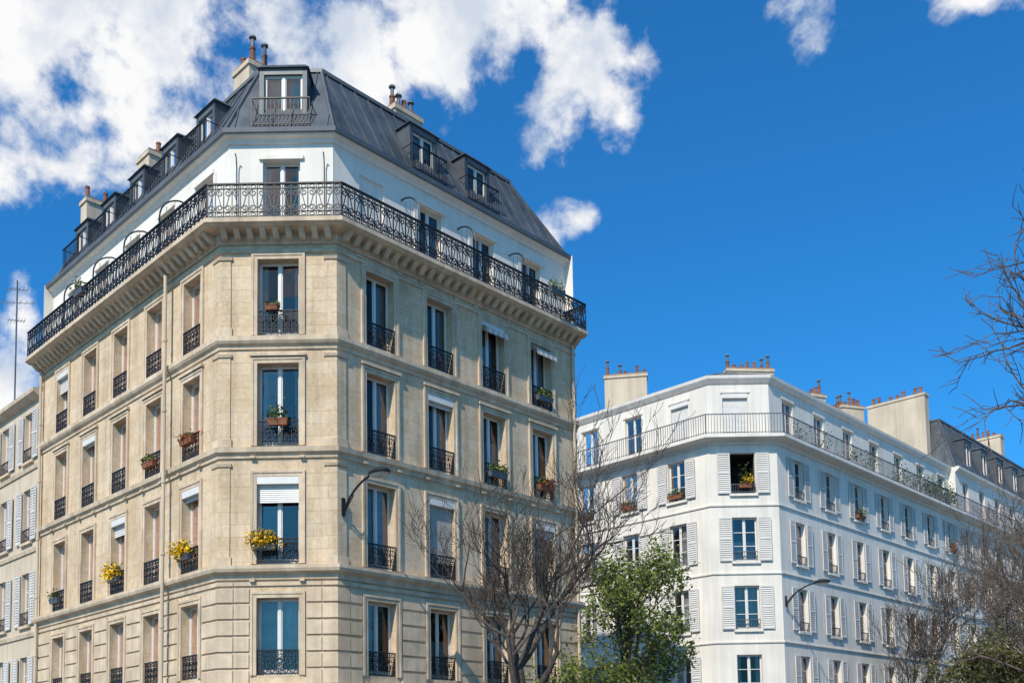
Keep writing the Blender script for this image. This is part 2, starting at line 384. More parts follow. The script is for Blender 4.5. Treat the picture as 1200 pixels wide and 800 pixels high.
def mansard(mb,poly,o0,z0,o1,z1,o2,z2,step=.62,nseg=None,mi=0):
    A=offs(poly,o0,True); B=offs(poly,o1,True); C=offs(poly,o2,True); n=len(poly)
    for i in range(n):
        j=(i+1)%n
        a0,a1,b0,b1,c0,c1=[Vector(x) for x in (A[i],A[j],B[i],B[j],C[i],C[j])]
        mb.face([(*a0,z0),(*a1,z0),(*b1,z1),(*b0,z1)],mi); mb.face([(*b0,z1),(*b1,z1),(*c1,z2),(*c0,z2)],mi)
        if nseg is not None and i not in nseg: continue
        u=(a1-a0).normalized(); nn=Vector((u.y,-u.x)); L=(a1-a0).length
        tb=(b0-a0).dot(u); te=(b1-a0).dot(u); dep=(b0-a0).dot(-nn)
        t=step*.5
        while t<L:
            f=1.0
            if t<tb: f=t/tb
            if t>te: f=min(f,(L-t)/(L-te))
            if f>.05:
                fr=Fr(a0,u); w=.015; h=.035; p=fr.p; zz=z0+(z1-z0)*f; oo=-dep*f
                mb.hexa([p(t-w,-.02,z0),p(t+w,-.02,z0),p(t+w,h,z0),p(t-w,h,z0),p(t-w,oo-.02,zz),p(t+w,oo-.02,zz),p(t+w,oo+h,zz),p(t-w,oo+h,zz)],mi)
            t+=step
    for i in range(n):
        tube(mb,[(*A[i],z0),(*B[i],z1)],.06,6,mi)
    mb.face([(*c,z2) for c in C],mi)
    sweep(mb,poly,[(o1+.08,z1-.05),(o1+.08,z1+.06),(o1-.08,z1+.08),(o1-.08,z1-.05)],True,1)

def dormer(kz,k,fr,tc,w,z0,z1,of,back,cap=.16,rail=True,fm=0):
    a,b=tc-w/2,tc+w/2; j=.13
    fbox(kz,fr,a,a+j,back,of,z0,z1,0); fbox(kz,fr,b-j,b,back,of,z0,z1,0)
    fbox(kz,fr,a+j,b-j,back,of-.002,z1-.18,z1-.002,1)
    fbox(kz,fr,a+j,b-j,back,of-.01,z0,z0+.1,1)
    p=fr.p; e=.07
    kz.hexa([p(a-e,back,z1),p(b+e,back,z1),p(b+e,of+e,z1),p(a-e,of+e,z1),p(a+.05,back,z1+cap+.05),p(b-.05,back,z1+cap+.05),p(b-.05,of-.02,z1+cap),p(a+.05,of-.02,z1+cap)],0)
    sub=Fr(fr.p(0,of,0)[:2],fr.u,fr.n)
    window(k,sub,tc,w-2*j,z0+.1,z1-.18,.14,ct=R.choice(['sides','none','full']),fm=fm)

# ------------------------------------------------------------------ CORNER APARTMENT BUILDING
main=empty('corner_apartment_building')
L_=(-7.85,27.0); R_=(-4.65,27.0)
uR=Vector((.677,.736)).normalized(); uL=Vector((-.7065,.708)).normalized()
LR,LL=10.4,13.0
R1=(R_[0]+uR.x*LR,R_[1]+uR.y*LR); L1=(L_[0]+uL.x*LL,L_[1]+uL.y*LL)
R2=(R1[0]-.736*9,R1[1]+.677*9); L2=(L1[0]+.708*9,L1[1]+.7065*9)
front=[L1,L_,R_,R1]; poly=[L1,L_,R_,R1,R2,L2]
fC=Fr(L_,(1,0)); fR=Fr(R_,uR); fL=Fr(L_,uL,(-.708,-.7065))
W=MB(); T=MB(); k=kit()
floors=[(3.85,5.93),(6.86,9.24),(10.1,12.4),(13.2,15.35)]
colsR=[1.54,3.88,6.22,8.56]; colsL=[1.56,3.92,6.28,8.64,11.0]; colC=[1.6]
wR,wL,wC=1.04,1.0,1.14
cur={('C',0):'full',('C',1):'none',('C',2):'sides',('C',3):'sides'}
for fr,cols,w,L,tag in ((fC,colC,wC,3.2,'C'),(fR,colsR,wR,LR,'R'),(fL,colsL,wL,LL,'L')):
    ops=[(c-w/2,c+w/2,a,b) for c in cols for a,b in floors]+[(c-.75,c+.75,.35,2.9) for c in cols]
    facade(W,fr,L,0,15.9,ops,.30)
    for ci,c in enumerate(cols):
        fbox(k['frame'],fr,c-.745,c+.745,-.2,-.15,.36,.75,1)
        window(k,fr,c,1.5,.35,2.9,.30,ct='none',fm=1,munt=0,top=.5)
        for fi,(a,b) in enumerate(floors):
            window(k,fr,c,w,a,b,.30,ct=cur.get((tag,fi)))
            for q0,q1,oo in ((.0,.10,.035),(.10,.17,.055)):
                fbox(T,fr,c-w/2-q1,c-w/2-q0-(.001 if q0 else 0),-.01,oo,a,b+q0); fbox(T,fr,c+w/2+q0+(.001 if q0 else 0),c+w/2+q1,-.01,oo,a,b+q0)
                fbox(T,fr,c-w/2-q1,c+w/2+q1,-.01,oo+.002,b+q0+.001,b+q1)
            if fi==2: fbox(T,fr,c-w/2-.2,c+w/2+.2,-.01,.10,b+.19,b+.27)
            if fi==1 and tag=='C' or fi==2:
                for s in (-1,1): fbox(T,fr,c+s*(w/2+.1)-.07,c+s*(w/2+.1)+.07,-.01,.12,a-.36 if fi==2 else a-.5,a-.30 if fi==2 else a-.42)
            hh=.66
            ironpanel(k['iron'],fr,c-w/2-.0+.01,c+w/2-.01,a+.03,a+.03+hh,.02 if fi!=0 else -.05,.2)
    z=3.62
    while z<6.35:
        h=.40; zt=min(z+h,6.40)
        iv=[]; t=.42
        for c in sorted(cols):
            x0,x1=c-w/2-.2,c+w/2+.2
            if zt>3.8 and z<6.13: iv.append((t,x0)); t=x1
        iv.append((t,L-(.42 if tag=='C' else .01)))
        for x0,x1 in iv:
            if x1-x0>.04: fbox(T,fr,x0,x1,-.01,.04,z,zt-.035)
        z+=.44
def cpts(P,ua,ub,q=.4): return [(P[0]+ua.x*q,P[1]+ua.y*q),P,(P[0]+ub.x*q,P[1]+ub.y*q)]
for P,ua,ub in ((L_,uL,Vector((1,0))),(R_,Vector((-1,0)),uR)):
    pts=cpts(P,ua,ub)
    z=3.62
    while z<6.35:
        zt=min(z+.40,6.4); sweep(T,pts,[(-.02,z),(.045,z),(.045,zt-.035),(-.02,zt-.035)]); z+=.44
    pts=cpts(P,ua,ub,.30)
    for z0,z1 in ((6.82,9.5),(10.07,12.55),(13.17,15.3)):
        sweep(W,pts,[(-.02,z0),(.03,z0),(.03,z1),(-.02,z1)])
        sweep(T,cpts(P,ua,ub,.34),[(-.02,z1),(.06,z1+.02),(.08,z1+.10),(-.02,z1+.12)])
        sweep(T,cpts(P,ua,ub,.34),[(-.02,z0+.0),(.05,z0),(.05,z0+.22),(-.02,z0+.24)])
def band(pr): sweep(T,front,pr)
band([(-.02,3.3),(.06,3.32),(.14,3.42),(.16,3.58),(-.02,3.6)])
band([(-.02,6.42),(.05,6.42),(.07,6.55),(.20,6.62),(.23,6.70),(.23,6.79),(-.02,6.81)])
band([(-.02,9.74),(.05,9.75),(.06,9.84),(.14,9.90),(.16,10.03),(-.02,10.06)])
band([(-.02,12.78),(.04,12.79),(.05,12.88),(.12,12.93),(.16,13.0),(.16,13.13),(-.02,13.16)])
band([(-.02,15.52),(.05,15.53),(.05,15.62),(-.02,15.63)])
band([(-.6,15.78),(.05,15.76),(.09,15.84),(.12,15.85),(.12,16.02),(.50,16.05),(.56,16.09),(.62,16.12),(.62,16.24),(-.6,16.25)])
for fr,L in ((fC,3.2),(fR,LR),(fL,LL)):
    n=int(L/.34)
    for i in range(n):
        t=(i+.5)*L/n; p=fr.p
        T.hexa([p(t-.08,.11,15.82),p(t+.08,.11,15.82),p(t+.08,.25,15.84),p(t-.08,.25,15.84),p(t-.08,.11,16.045),p(t+.08,.11,16.045),p(t+.08,.46,16.045),p(t-.08,.46,16.045)])
for c in colsR: 
    for s in (-1,1): fbox(T,fR,c+s*.75-.1,c+s*.75+.1,-.01,.03,15.66,15.75)
D=MB()
def pipe(fr,t,o,z0,z1,r=.055,mi=0):
    tube(D,[fr.p(t,o,z0),fr.p(t,o,z1)],r,8,mi)
    z=z0+1
    while z<z1: tube(D,[fr.p(t,o,z),fr.p(t,o,z+.07)],r*1.35,8,mi); z+=2.1
pipe(fL,2.72,.27,.2,15.8); pipe(fR,10.15,.12,.2,15.8,.05); pipe(fL,12.75,.13,.2,15.8)
for a,b in ((R1,R2),(R2,L2),(L2,L1)):
    W.face([(*a,0),(*b,0),(*b,19.2),(*a,19.2)],1)
off6=offs(front,-.35)
f6C=Fr(off6[1],(1,0)); f6R=Fr(off6[2],uR); f6L=Fr(off6[1],uL,(-.708,-.7065)); sh=.35*math.tan(math.radians(22.2))
for fr,cols,w,L,tag in ((f6C,[1.6-sh],1.05,3.2-2*sh,'C'),(f6R,[c-sh for c in colsR[1:]],.98,LR-sh,'R'),(f6L,[c-sh for c in colsL],.95,LL-sh,'L')):
    ops=[(c-w/2,c+w/2,16.3,18.4) for c in cols]
    if tag=='R': ops.append((colsR[0]-sh-.45,colsR[0]-sh+.45,17.2,18.4))
    facade(W,fr,L,16.2,19.0,ops,.2,1)
    for c in cols:
        window(k,fr,c,w,16.3,18.4,.2)
        fbox(W,fr,c-w/2-.1,c+w/2+.1,-.01,.07,18.43,18.55,1)
        if tag!='C' : fbox(W,fr,c-w/2-.2,c-w/2-.05,-.01,.03,16.3,18.42,1)
    if tag=='R':
        c=colsR[0]-sh; W.face([fr.p(c-.46,-.06,17.19),fr.p(c+.46,-.06,17.19),fr.p(c+.46,-.06,18.41),fr.p(c-.46,-.06,18.41)],1)
sweep(W,off6,[(-.02,18.88),(.05,18.9),(.08,19.0),(.2,19.05),(.22,19.12),(-.3,19.13)],mi=1)
W.build('walls',[M['stone'],M['white']],main); T.build('stone_mouldings',[M['trim']],main); D.build('downpipes',[M['cream']],main,smooth=False)
ob=offs(front,.54)
fb=[Fr(ob[0],Vector(ob[1])-Vector(ob[0])),Fr(ob[1],(1,0)),Fr(ob[2],uR)]
for fr,a,b in ((fb[0],ob[0],ob[1]),(fb[1],ob[1],ob[2]),(fb[2],ob[2],ob[3])):
    railing(k['iron'],fr,(Vector(b)-Vector(a)).length,16.25,17.24,-.02)
fe=Fr(R1,(.736,-.677),(.677,.736)); railing(k['iron'],fe,.56,16.25,17.24,-.04,-.34)
for fr,tt in ((f6R,(2.55,4.9,7.3)),(f6L,(2.6,5.0,7.3,9.7))):
    for t in tt:
        pts=[fr.p(t,.0,18.25)]+[fr.p(t,.03+.78*math.sin(a),17.55+.72*math.cos(a)) for a in [i*math.pi/14 for i in range(1,8)]]+[fr.p(t,.82,16.9),fr.p(t,.84,16.3)]
        tube(k['iron'],pts,.026,5)
        for q in (.2,.4,.6): tube(k['iron'],[fr.p(t,q,16.3),fr.p(t,q,17.5+.66*math.sqrt(max(0,1-(q/.8)**2)))],.010,4)
for t in (.22,2.68): tube(k['iron'],[f6C.p(t,.06,16.3),f6C.p(t,.08,18.2),f6C.p(t,.15,18.45),f6C.p(t,.24,18.5)],.018,5)
# mansard
Z=MB()
mansard(Z,poly,-.12,19.13,-1.58,21.9,-3.9,22.35,.52,[0,1,2,3])
sweep(Z,front,[(-.2,19.1),(-.06,19.1),(-.04,19.22),(-.2,19.24)],mi=1)
def dorm(fr,tc,w,z1=21.0,of=-.14):
    dormer(Z,k,fr,tc,w,19.4,z1,of,-1.5,cap=.12)
    barrail(k['iron'],fr,tc+w/2+.15,19.35,20.2,.12,tc-w/2-.15,.11)
    for s in (-1,1): tube(k['iron'],[fr.p(tc+s*(w/2+.14),.13,19.38),fr.p(tc+s*(w/2+.14),-.3,19.5)],.014,4); tube(k['iron'],[fr.p(tc+s*(w/2+.14),.13,20.18),fr.p(tc+s*(w/2+.14),-.75,20.18)],.014,4)
dorm(f6C,1.6-sh,1.36,21.30,-.2)
for t in (3.62,5.98): dorm(f6R,t,1.15)
for t in (1.9,4.2,6.5,8.7,11.0): dorm(f6L,t,1.1,21.0,-.25)
fbox(Z,f6C,1.0,1.9,-2.4,-1.7,21.95,22.1,1)
Z.build('mansard_roof',[M['zinc'],M['zinc2']],main,uv=False)
H=MB()
def rp(fr,t,o): q=fr.p(t,o,0); return (q[0],q[1])
chimney(H,rp(f6L,1.7,-1.75),uL,.9,.85,20.5,22.85,2,0,2)
chimney(H,rp(f6L,8.3,-1.7),uL,.9,.85,20.5,22.95,3,0)
chimney(H,rp(f6L,12.5,-1.7),(.708,.7065),1.6,.55,19.5,22.9,3,0)
chimney(H,rp(f6R,4.35,-2.0),uR,1.15,.7,20.5,22.75,4,0)
tube(H,[(-7.3,29.6,22.2),(-7.3,29.6,23.5)],.02,5,3)
H.build('chimneys',CH(),main)
rollerbox(k,fC,1.6,wC,9.24,.5); rollerbox(k,fR,3.88,wR,9.24,1.75,1); rollerbox(k,fR,3.88,wR,12.4,.12)
rollerbox(k,fR,6.22,wR,15.35,.0); rollerbox(k,fL,1.56,wL,9.24,.12); rollerbox(k,fL,6.28,wL,9.24,.35)
rollerbox(k,fR,8.56,wR,9.24,.3); rollerbox(k,fL,11.0,wL,15.35,.5); rollerbox(k,fL,8.64,wL,12.4,.1)
def awn(fr,tc,w,z1,out=.32,drop=.34):
    s=k['shutter']; p=fr.p; a,b=tc-w/2+.01,tc+w/2-.01; n=8
    for i in range(n):
        x0=a+(b-a)*i/n; x1=a+(b-a)*(i+1)/n; mi=3 if i%2 else 1
        s.face([p(x0,-.05,z1-.02),p(x1,-.05,z1-.02),p(x1,out,z1-drop),p(x0,out,z1-drop)],mi)
        s.face([p(x0,out,z1-drop),p(x1,out,z1-drop),p(x1,out,z1-drop-.13),p((x0+x1)/2,out,z1-drop-.17),p(x0,out,z1-drop-.13)],mi)
awn(fR,6.22,wR,15.33,.22,.22); awn(fR,8.56,wR,15.33,.3,.3)
planter(k,fC,1.45,.4,13.87,.0,None,.12,30,0,.08)
planter(k,fC,1.62,.55,10.62,.06,None,.16,90,0,.40)
planter(k,fC,1.25,.68,7.2,.06,1,.15,170,1,.26)
planter(k,fL,1.56,.7,10.5,.06,2,.15,50,0,.12); planter(k,fL,3.92,.7,10.35,.06,None,.15,60,0,.15)
planter(k,fL,1.7,.7,7.2,.06,1,.15,150,1,.26); planter(k,fL,6.28,.7,7.2,.06,1,.15,170,1,.3)
planter(k,fL,11.0,.7,7.1,.06,None,.15,70,1); planter(k,fR,8.56,.75,13.4,.06,None,.15,100,1,.2)
planter(k,fR,6.22,.75,10.35,.06,None,.15,110,1,.25); planter(k,fR,8.56,.75,10.35,.06,2,.15,110,0,.25); planter(k,fR,8.56,.7,16.9,.7,None,.15,70,1,.3)
planter(k,fL,8.0,.7,16.9,.6,None,.15,70,1,.3)
finish(k,main)

# ------------------------------------------------------------------ neighbour on the far left
nb=empty('shuttered_apartment_building'); k=kit(); W=MB(); T=MB()
P=(L1[0]+uL.x*.004,L1[1]+uL.y*.004); f=Fr(P,uL,(-.708,-.7065)); NL=18
cols=[1.15+2.45*i for i in range(7)]; fl=[(3.5,5.5),(6.65,8.6),(9.75,11.75),(12.8,14.65)]
facade(W,f,NL,0,15.2,[(c-.48,c+.48,a,b) for c in cols for a,b in fl],.2)
for c in cols:
    for a,b in fl:
        window(k,f,c,.96,a,b,.2,munt=2,kick=.05); shutters(k,f,c,.96,a,b); barrail(k['iron'],f,c+.47,a+.02,a+.5,.01,c-.47,.11)
        fbox(T,f,c-.55,c+.55,-.01,.10,a-.1,a-.003)
e=Vector(P)+uL*NL; bk=Vector((.708,.7065))*9; pol=[tuple(e),P,tuple(Vector(P)+bk),tuple(e+bk)]
for a,b in ((pol[1],pol[2]),(pol[2],pol[3]),(pol[3],pol[0])): W.face([(*a,0),(*b,0),(*b,15.2),(*a,15.2)])
fp=[tuple(e),P]
for z in (3.1,6.2,9.3,12.4): sweep(T,fp,[(-.02,z),(.05,z),(.08,z+.14),(-.02,z+.16)])
sweep(T,fp,[(-.02,14.95),(.1,15.0),(.3,15.15),(.32,15.28),(-.3,15.3)])
W.build('walls',[M['cream']],nb); T.build('stone_mouldings',[M['trim']],nb)
Z=MB(); mansard(Z,pol,.1,15.3,-2.5,16.6,-3.8,16.9,.6,[0]); Z.build('roof',[M['zinc'],M['zinc2']],nb,uv=False)
finish(k,nb)
an=MB(); q=f.p(7.6,-1.6,0); x,y=q[0],q[1]
tube(an,[(x,y,16.0),(x,y,22.6)],.035,6)
for z,l in ((22.2,.45),(21.6,.7),(20.8,.35)):
    tube(an,[(x-l,y-.1,z),(x+l,y+.1,z)],.016,4)
    for i in range(6):
        xx=x-l+2*l*i/5; tube(an,[(xx,y-.1,z-.15),(xx,y+.1,z+.15)],.010,4)
an.build('rooftop_antenna',[M['greyiron']])

# ------------------------------------------------------------------ WHITE APARTMENT BUILDING (right)
wb=empty('white_apartment_building'); k=kit(); W=MB(); T=MB()
vL=Vector((-.707,.707)).normalized(); vR=Vector((.689,.725)).normalized()
A=(9.08,45.0); B=(12.15,45.0); LA,LB=14,22
A1=(A[0]+vL.x*LA,A[1]+vL.y*LA); B1=(B[0]+vR.x*LB,B[1]+vR.y*LB); nR=Vector((vR.y,-vR.x)); nL=Vector((-vL.y,vL.x))
if nL.y>0: nL=-nL
B2=(B1[0]-nR.x*10,B1[1]-nR.y*10); A2=(A1[0]-nL.x*8,A1[1]-nL.y*8)
fpoly=[A1,A,B,B1]; cpoly=[A1,A,B,B1,B2,A2]
gA=Fr(A,vL,tuple(nL)); gM=Fr(A,(1,0)); gB=Fr(B,vR)
fl=[(3.95,5.9),(7.03,9.0),(10.1,12.1),(13.18,15.05)]
cA=[1.81,4.57,7.33,10.1,12.7]; cM=[1.5]; cB=[1.9+3.13*i for i in range(7)]
for fr,cols,w,L,tag in ((gA,cA,1.0,LA,'A'),(gM,cM,1.12,3.07,'M'),(gB,cB,1.0,LB,'B')):
    facade(W,fr,L,0,15.6,[(c-w/2,c+w/2,a,b) for c in cols for a,b in fl]+[(c-.8,c+.8,.3,2.8) for c in cols],.22)
    for c in cols:
        window(k,fr,c,1.6,.3,2.8,.22,ct='none',fm=1)
        for fi,(a,b) in enumerate(fl):
            if tag=='M' and fi==3:
                r=k['room']; p=fr.p; x0,x1=c-w/2,c+w/2
                r.face([p(x0,-1.5,a),p(x1,-1.5,a),p(x1,-1.5,b),p(x0,-1.5,b)]); r.face([p(x0,-.21,a),p(x0,-1.5,a),p(x0,-1.5,b),p(x0,-.21,b)]); r.face([p(x1,-.21,a),p(x1,-.21,b),p(x1,-1.5,b),p(x1,-1.5,a)])
                r.face([p(x0,-.21,b),p(x0,-1.5,b),p(x1,-1.5,b),p(x1,-.21,b)]); r.face([p(x0,-.21,a),p(x1,-.21,a),p(x1,-1.5,a),p(x0,-1.5,a)])
                planter(k,fr,c+.08,.6,a+.25,.02,None,.16,80,0,.8); planter(k,fr,c+.2,.35,a+.42,.04,1,.1,50,0,.15)
            else: window(k,fr,c,w,a,b,.22,munt=2,kick=.06)
            if not(tag=='M' and fi==0): shutters(k,fr,c,w,a,b)
            barrail(k['iron'],fr,c+w/2-.01,a+.02,a+(.45),.0,c-w/2+.01,.10,.014)
            fbox(T,fr,c-w/2-.08,c+w/2+.08,-.01,.10,a-.11,a-.003)
            if tag!='M' and (fi==3 and (tag=='A' or R.random()<.5)): planter(k,fr,c,.8,a+.1,.06,R.choice([2,2,None]),.15,90,0,.3)
for z in (3.15,6.4,9.5,12.6): sweep(T,fpoly,[(-.02,z),(.04,z),(.055,z+.03),(.055,z+.08),(-.02,z+.1)])
sweep(T,fpoly,[(-.6,15.45),(.06,15.42),(.1,15.55),(.5,15.6),(.56,15.64),(.56,15.78),(-.6,15.79)])
for a,b in ((B1,B2),(B2,A2),(A2,A1)): W.face([(*a,0),(*b,0),(*b,18.7),(*a,18.7)])
o6=offs(fpoly,-.4); s6=.4*math.tan(math.radians(22.5))
hA=Fr(o6[1],vL,tuple(nL)); hM=Fr(o6[1],(1,0)); hB=Fr(o6[2],vR)
for fr,cols,w,L in ((hA,[c-s6 for c in cA],1.0,LA-s6),(hM,[1.35-s6],1.15,3.07-2*s6),(hB,[c-s6 for c in cB],1.0,LB-s6)):
    facade(W,fr,L,15.7,18.5,[(c-w/2,c+w/2,15.85,17.95) for c in cols],.18)
    for c in cols:
        window(k,fr,c,w,15.85,17.95,.18,munt=1,kick=.2)
        if fr is hM: rollerbox(k,fr,c,w,17.95,1.9,0)
        fbox(T,fr,c-w/2-.1,c+w/2+.1,-.01,.05,17.98,18.08)
rollerbox(k,hA,cA[0]-s6,1.0,17.95,1.7,0); 
sweep(T,o6,[(-.02,18.4),(.05,18.42),(.2,18.62),(.22,18.76),(-.3,18.78)])
W.build('walls',[M['greywhite']],wb); T.build('mouldings',[M['greywhite']],wb)
oo=offs(fpoly,.5)
for i in range(3):
    fr=Fr(oo[i],Vector(oo[i+1])-Vector(oo[i])); barrail(k['iron'],fr,(Vector(oo[i+1])-Vector(oo[i])).length,15.79,16.72,-.02,0,.13,.018)
for i in range(30):
    t=R.uniform(12,21.5) if i>5 else R.uniform(2,10); c=Vector(gB.p(t,.2,15.9+R.uniform(0,.5)))
    for j in range(80): leafquad(k['plant'],c+Vector((R.gauss(0,.22),R.gauss(0,.2),abs(R.gauss(0,.45)))),.07,0)
Z=MB(); mansard(Z,cpoly,-.3,18.78,-2.6,19.7,-3.6,19.95,.6,[0,1,2]); Z.build('roof',[M['zinc2'],M['zinc2']],wb,uv=False)
H=MB()
chimney(H,(6.25,52),(1,-.15),2.2,.7,18.6,21.4,7); chimney(H,(12.7,52),(1,.1),2.5,.7,18.6,21.6,7); chimney(H,(16.8,54),(.9,.4),.9,.6,18.6,20.9,3)
chimney(H,(20.0,58),(.9,.3),1.5,.7,18.6,21.6,5); chimney(H,(18.9,57),(.9,.3),.5,.5,18.6,21.1,2)
H.build('chimneys',CH(),wb)
finish(k,wb,'greyiron')

# ------------------------------------------------------------------ farther building along the right street
fbld=empty('mansard_apartment_building'); k=kit(); W=MB(); T=MB(); Z=MB()
S=(B1[0]+vR.x*.004,B1[1]+vR.y*.004); SL=45; fs=Fr(S,vR); e=(S[0]+vR.x*SL,S[1]+vR.y*SL)
cols=[1.6+2.9*i for i in range(15)]
facade(W,fs,SL,0,18.6,[(c-.5,c+.5,a,b) for c in cols for a,b in fl+[(16.1,18.0)]],.2)
for c in cols:
    for a,b in fl+[(16.1,18.0)]:
        window(k,fs,c,1.0,a,b,.2,munt=1,kick=.06)
        if a<15: shutters(k,fs,c,1.0,a,b); barrail(k['iron'],fs,c+.49,a+.02,a+.5,.0,c-.49,.12)
S2=(S[0]-nR.x*10,S[1]-nR.y*10); e2=(e[0]-nR.x*10,e[1]-nR.y*10)
for a,b in ((S2,S),(e,e2),(e2,S2)): W.face([(*a,0),(*b,0),(*b,18.6),(*a,18.6)])
for z in (3.2,6.4,9.5,12.6): sweep(T,[S,e],[(-.02,z),(.08,z),(.1,z+.16),(-.02,z+.18)])
sweep(T,[S,e],[(-.3,15.5),(.1,15.5),(.5,15.7),(.52,15.85),(-.3,15.86)]); sweep(T,[S,e],[(-.02,18.4),(.25,18.6),(.27,18.75),(-.3,18.76)])
barrail(k['iron'],fs,SL,15.86,16.8,.44,0,.14,.02)
mansard(Z,[S,e,e2,S2],-.0,18.76,-1.3,22.3,-3.6,23.0,.6,[0,3])
for i in range(14): dormer(Z,k,fs,2.9+3.0*i,1.3,19.2,21.0,-.15,-1.4,.1)
Z.build('mansard_roof',[M['zinc'],M['zinc2']],fbld,uv=False)
fg=Fr(S,tuple(-nR),tuple(-vR)); fbox(W,fg,1.5,5.2,-.35,.25,17,23.6,1)
fbox(W,fg,1.45,5.25,-.40,.30,23.6,23.75,1)
H=MB()
for i in range(9):
    q=fg.p(1.8+3.1*i/8+R.uniform(-.05,.05),-.05,23.75)
    if i not in (2,6): pot(H,q[0],q[1],23.75,R.choice([.25,.35,.5,.65]),.12,2)
for t,z in ((14,24.2),(26,24.4),(36,24.2)):
    c=fs.p(t,-2.6,0); chimney(H,(c[0],c[1]),tuple(nR),2.2,.7,21,z,6)
H.build('chimneys',CH(),fbld)
W.build('walls',[M['greywhite'],M['cream']],fbld); T.build('mouldings',[M['greywhite']],fbld); finish(k,fbld,'greyiron')

# ------------------------------------------------------------------ wall lamps
def wall_lamp(fr,t,z,reach=1.6,name='street_lamp'):
    root=empty(name); m=MB(); p=fr.p
    fbox(m,fr,t-.05,t+.05,.045,.09,z-.28,z+.22)
    pts=[p(t,.08,z-.1),p(t,.18,z-.02)]+[p(t,.18+(reach-.18)*s,z+.62*math.sin(s*math.pi/2)**.8) for s in (.15,.3,.45,.6,.75,.9,1)]
    tube(m,pts,.032,8); tube(m,[p(t,.08,z-.22),p(t,.5,z+.22)],.018,6)
    m.build('bracket_arm',[M['iron']],root,uv=False)
    h=MB(); c=Vector(p(t,reach+.22,z+.62)); n3=Vector((fr.n.x,fr.n.y,0)); u3=Vector((fr.u.x,fr.u.y,0))
    def ring(zz,a,b): return [c+n3*(a*math.cos(i*math.pi/8))+u3*(b*math.sin(i*math.pi/8))+Vector((0,0,zz)) for i in range(16)]
    rs=[ring(-.05,.36,.22),ring(0,.38,.24),ring(.06,.33,.2),ring(.11,.2,.12),ring(.13,.05,.03)]
    for a,b in zip(rs,rs[1:]):
        for i in range(16): h.face([a[i],a[(i+1)%16],b[(i+1)%16],b[i]])
    h.face(rs[-1]); h.build('lamp_hood',[M['iron']],root,uv=False)
    l=MB(); r2=[ring(-.05,.34,.2),ring(-.09,.28,.16),ring(-.12,.14,.08)]
    for a,b in zip(r2,r2[1:]):
        for i in range(16): l.face([a[i],b[i],b[(i+1)%16],a[(i+1)%16]])
    l.face(r2[-1]); l.build('lamp_lens',[M['lampg']],root,uv=False)
wall_lamp(fR,.16,8.42,1.35); wall_lamp(gB,.2,8.3,1.6)

# ------------------------------------------------------------------ trees
def tree(name,base,trunk_h,r,spread,limb,depth,seed,nl=5,barkm='bark',leaf=None,leafn=0,lsize=.08,jit=.12,up=.06,kfac=.72,lean=(0,0),ls=.10,ang=(18,46),side=(0,1),tw=1.0,stag=1):
    rr=random.Random(seed); mb=MB(); tips=[]
    def br(p,d,L,r,dep):
        n=4; pts=[p]; rs=[r]
        for i in range(n):
            d=(d+Vector((rr.gauss(0,jit),rr.gauss(0,jit),rr.gauss(0,jit)))+Vector((0,0,up))).normalized()
            p=p+d*(L/n); pts.append(p); rs.append(r*(1-.38*(i+1)/n) if dep>0 else max(.004*tw,r*(1-.6*(i+1)/n)))
        tube(mb,pts,rs,6 if dep>2 else 4 if dep>0 else 3,cap=False)
        if dep<=1: tips.extend(pts[1:])
        if dep==0: return
        for i,cnt in ((2,rr.choice(side)),(3,1),(4,2)):
            for _ in range(cnt):
                ax=Vector((rr.gauss(0,1),rr.gauss(0,1),rr.gauss(0,1))).normalized(); ax=ax.cross(d).normalized()
                nd=d.copy(); nd.rotate(Matrix.Rotation(math.radians(rr.uniform(*ang)),3,ax))
                br(pts[i],nd,L*kfac*rr.uniform(.7,1.15),max(.006*tw,rs[i]*(.62 if i<4 else .78)),dep-1)
    b=Vector(base); pts=[]; rs=[]
    for i in range(9):
        f=i/8; pts.append(b+Vector((lean[0]*f+.05*math.sin(i*1.3),lean[1]*f+.04*math.cos(i),trunk_h*f-.05))); rs.append(r*(1.35 if i==0 else 1.08-.3*f))
    tube(mb,pts,rs,9)
    for i in range(nl):
        a=2*math.pi*i/nl*1.0+rr.uniform(-.4,.4); s=math.radians(spread*rr.uniform(.35,1.1))
        d=Vector((math.cos(a)*math.sin(s),math.sin(a)*math.sin(s),math.cos(s)))
        q=rr.random()*stag; j=max(0,min(7,int(8-1-q*5))); st=pts[-1] if i<2 else pts[j].lerp(pts[j+1],rr.random())
        br(st,d,limb*rr.uniform(.85,1.15),r*.6,depth)
    if leaf is None: return mb.build(name,[M[barkm]],uv=False)
    root=empty(name); mb.build('trunk_and_limbs',[M[barkm]],root,uv=False)
    lf=MB()
    for i in range(leafn):
        t=rr.choice(tips); leafquad(lf,t+Vector((rr.gauss(0,ls),rr.gauss(0,ls),rr.gauss(0,ls))),lsize*rr.uniform(.6,1.3),0,rr)
    lf.build('foliage',[M[leaf]],root,uv=False); return root
tree('bare_tree',(.3,24,0),3.7,.145,46,2.1,5,3,6,'bark',lean=(-.1,0),kfac=.74,up=.12,stag=.3,tw=1.3)
tree('leafy_tree',(3.45,30,0),5.2,.085,60,1.35,3,12,16,'bark','leaf',12500,.07,kfac=.74,up=.12,stag=1.2,ls=.12,ang=(20,60),side=(1,1))
tree('bare_tree',(20.6,50,0),5.0,.15,38,2.4,5,21,7,'bark',kfac=.75,up=.12,tw=1.8)
tree('bare_tree',(18.9,35,0),5.2,.17,46,2.5,5,34,8,'barkl',kfac=.76,up=.06,tw=1.3)
tree('bare_tree',(26.5,47,0),6,.19,46,2.8,5,38,7,'barkl',kfac=.76,up=.08,tw=1.6)
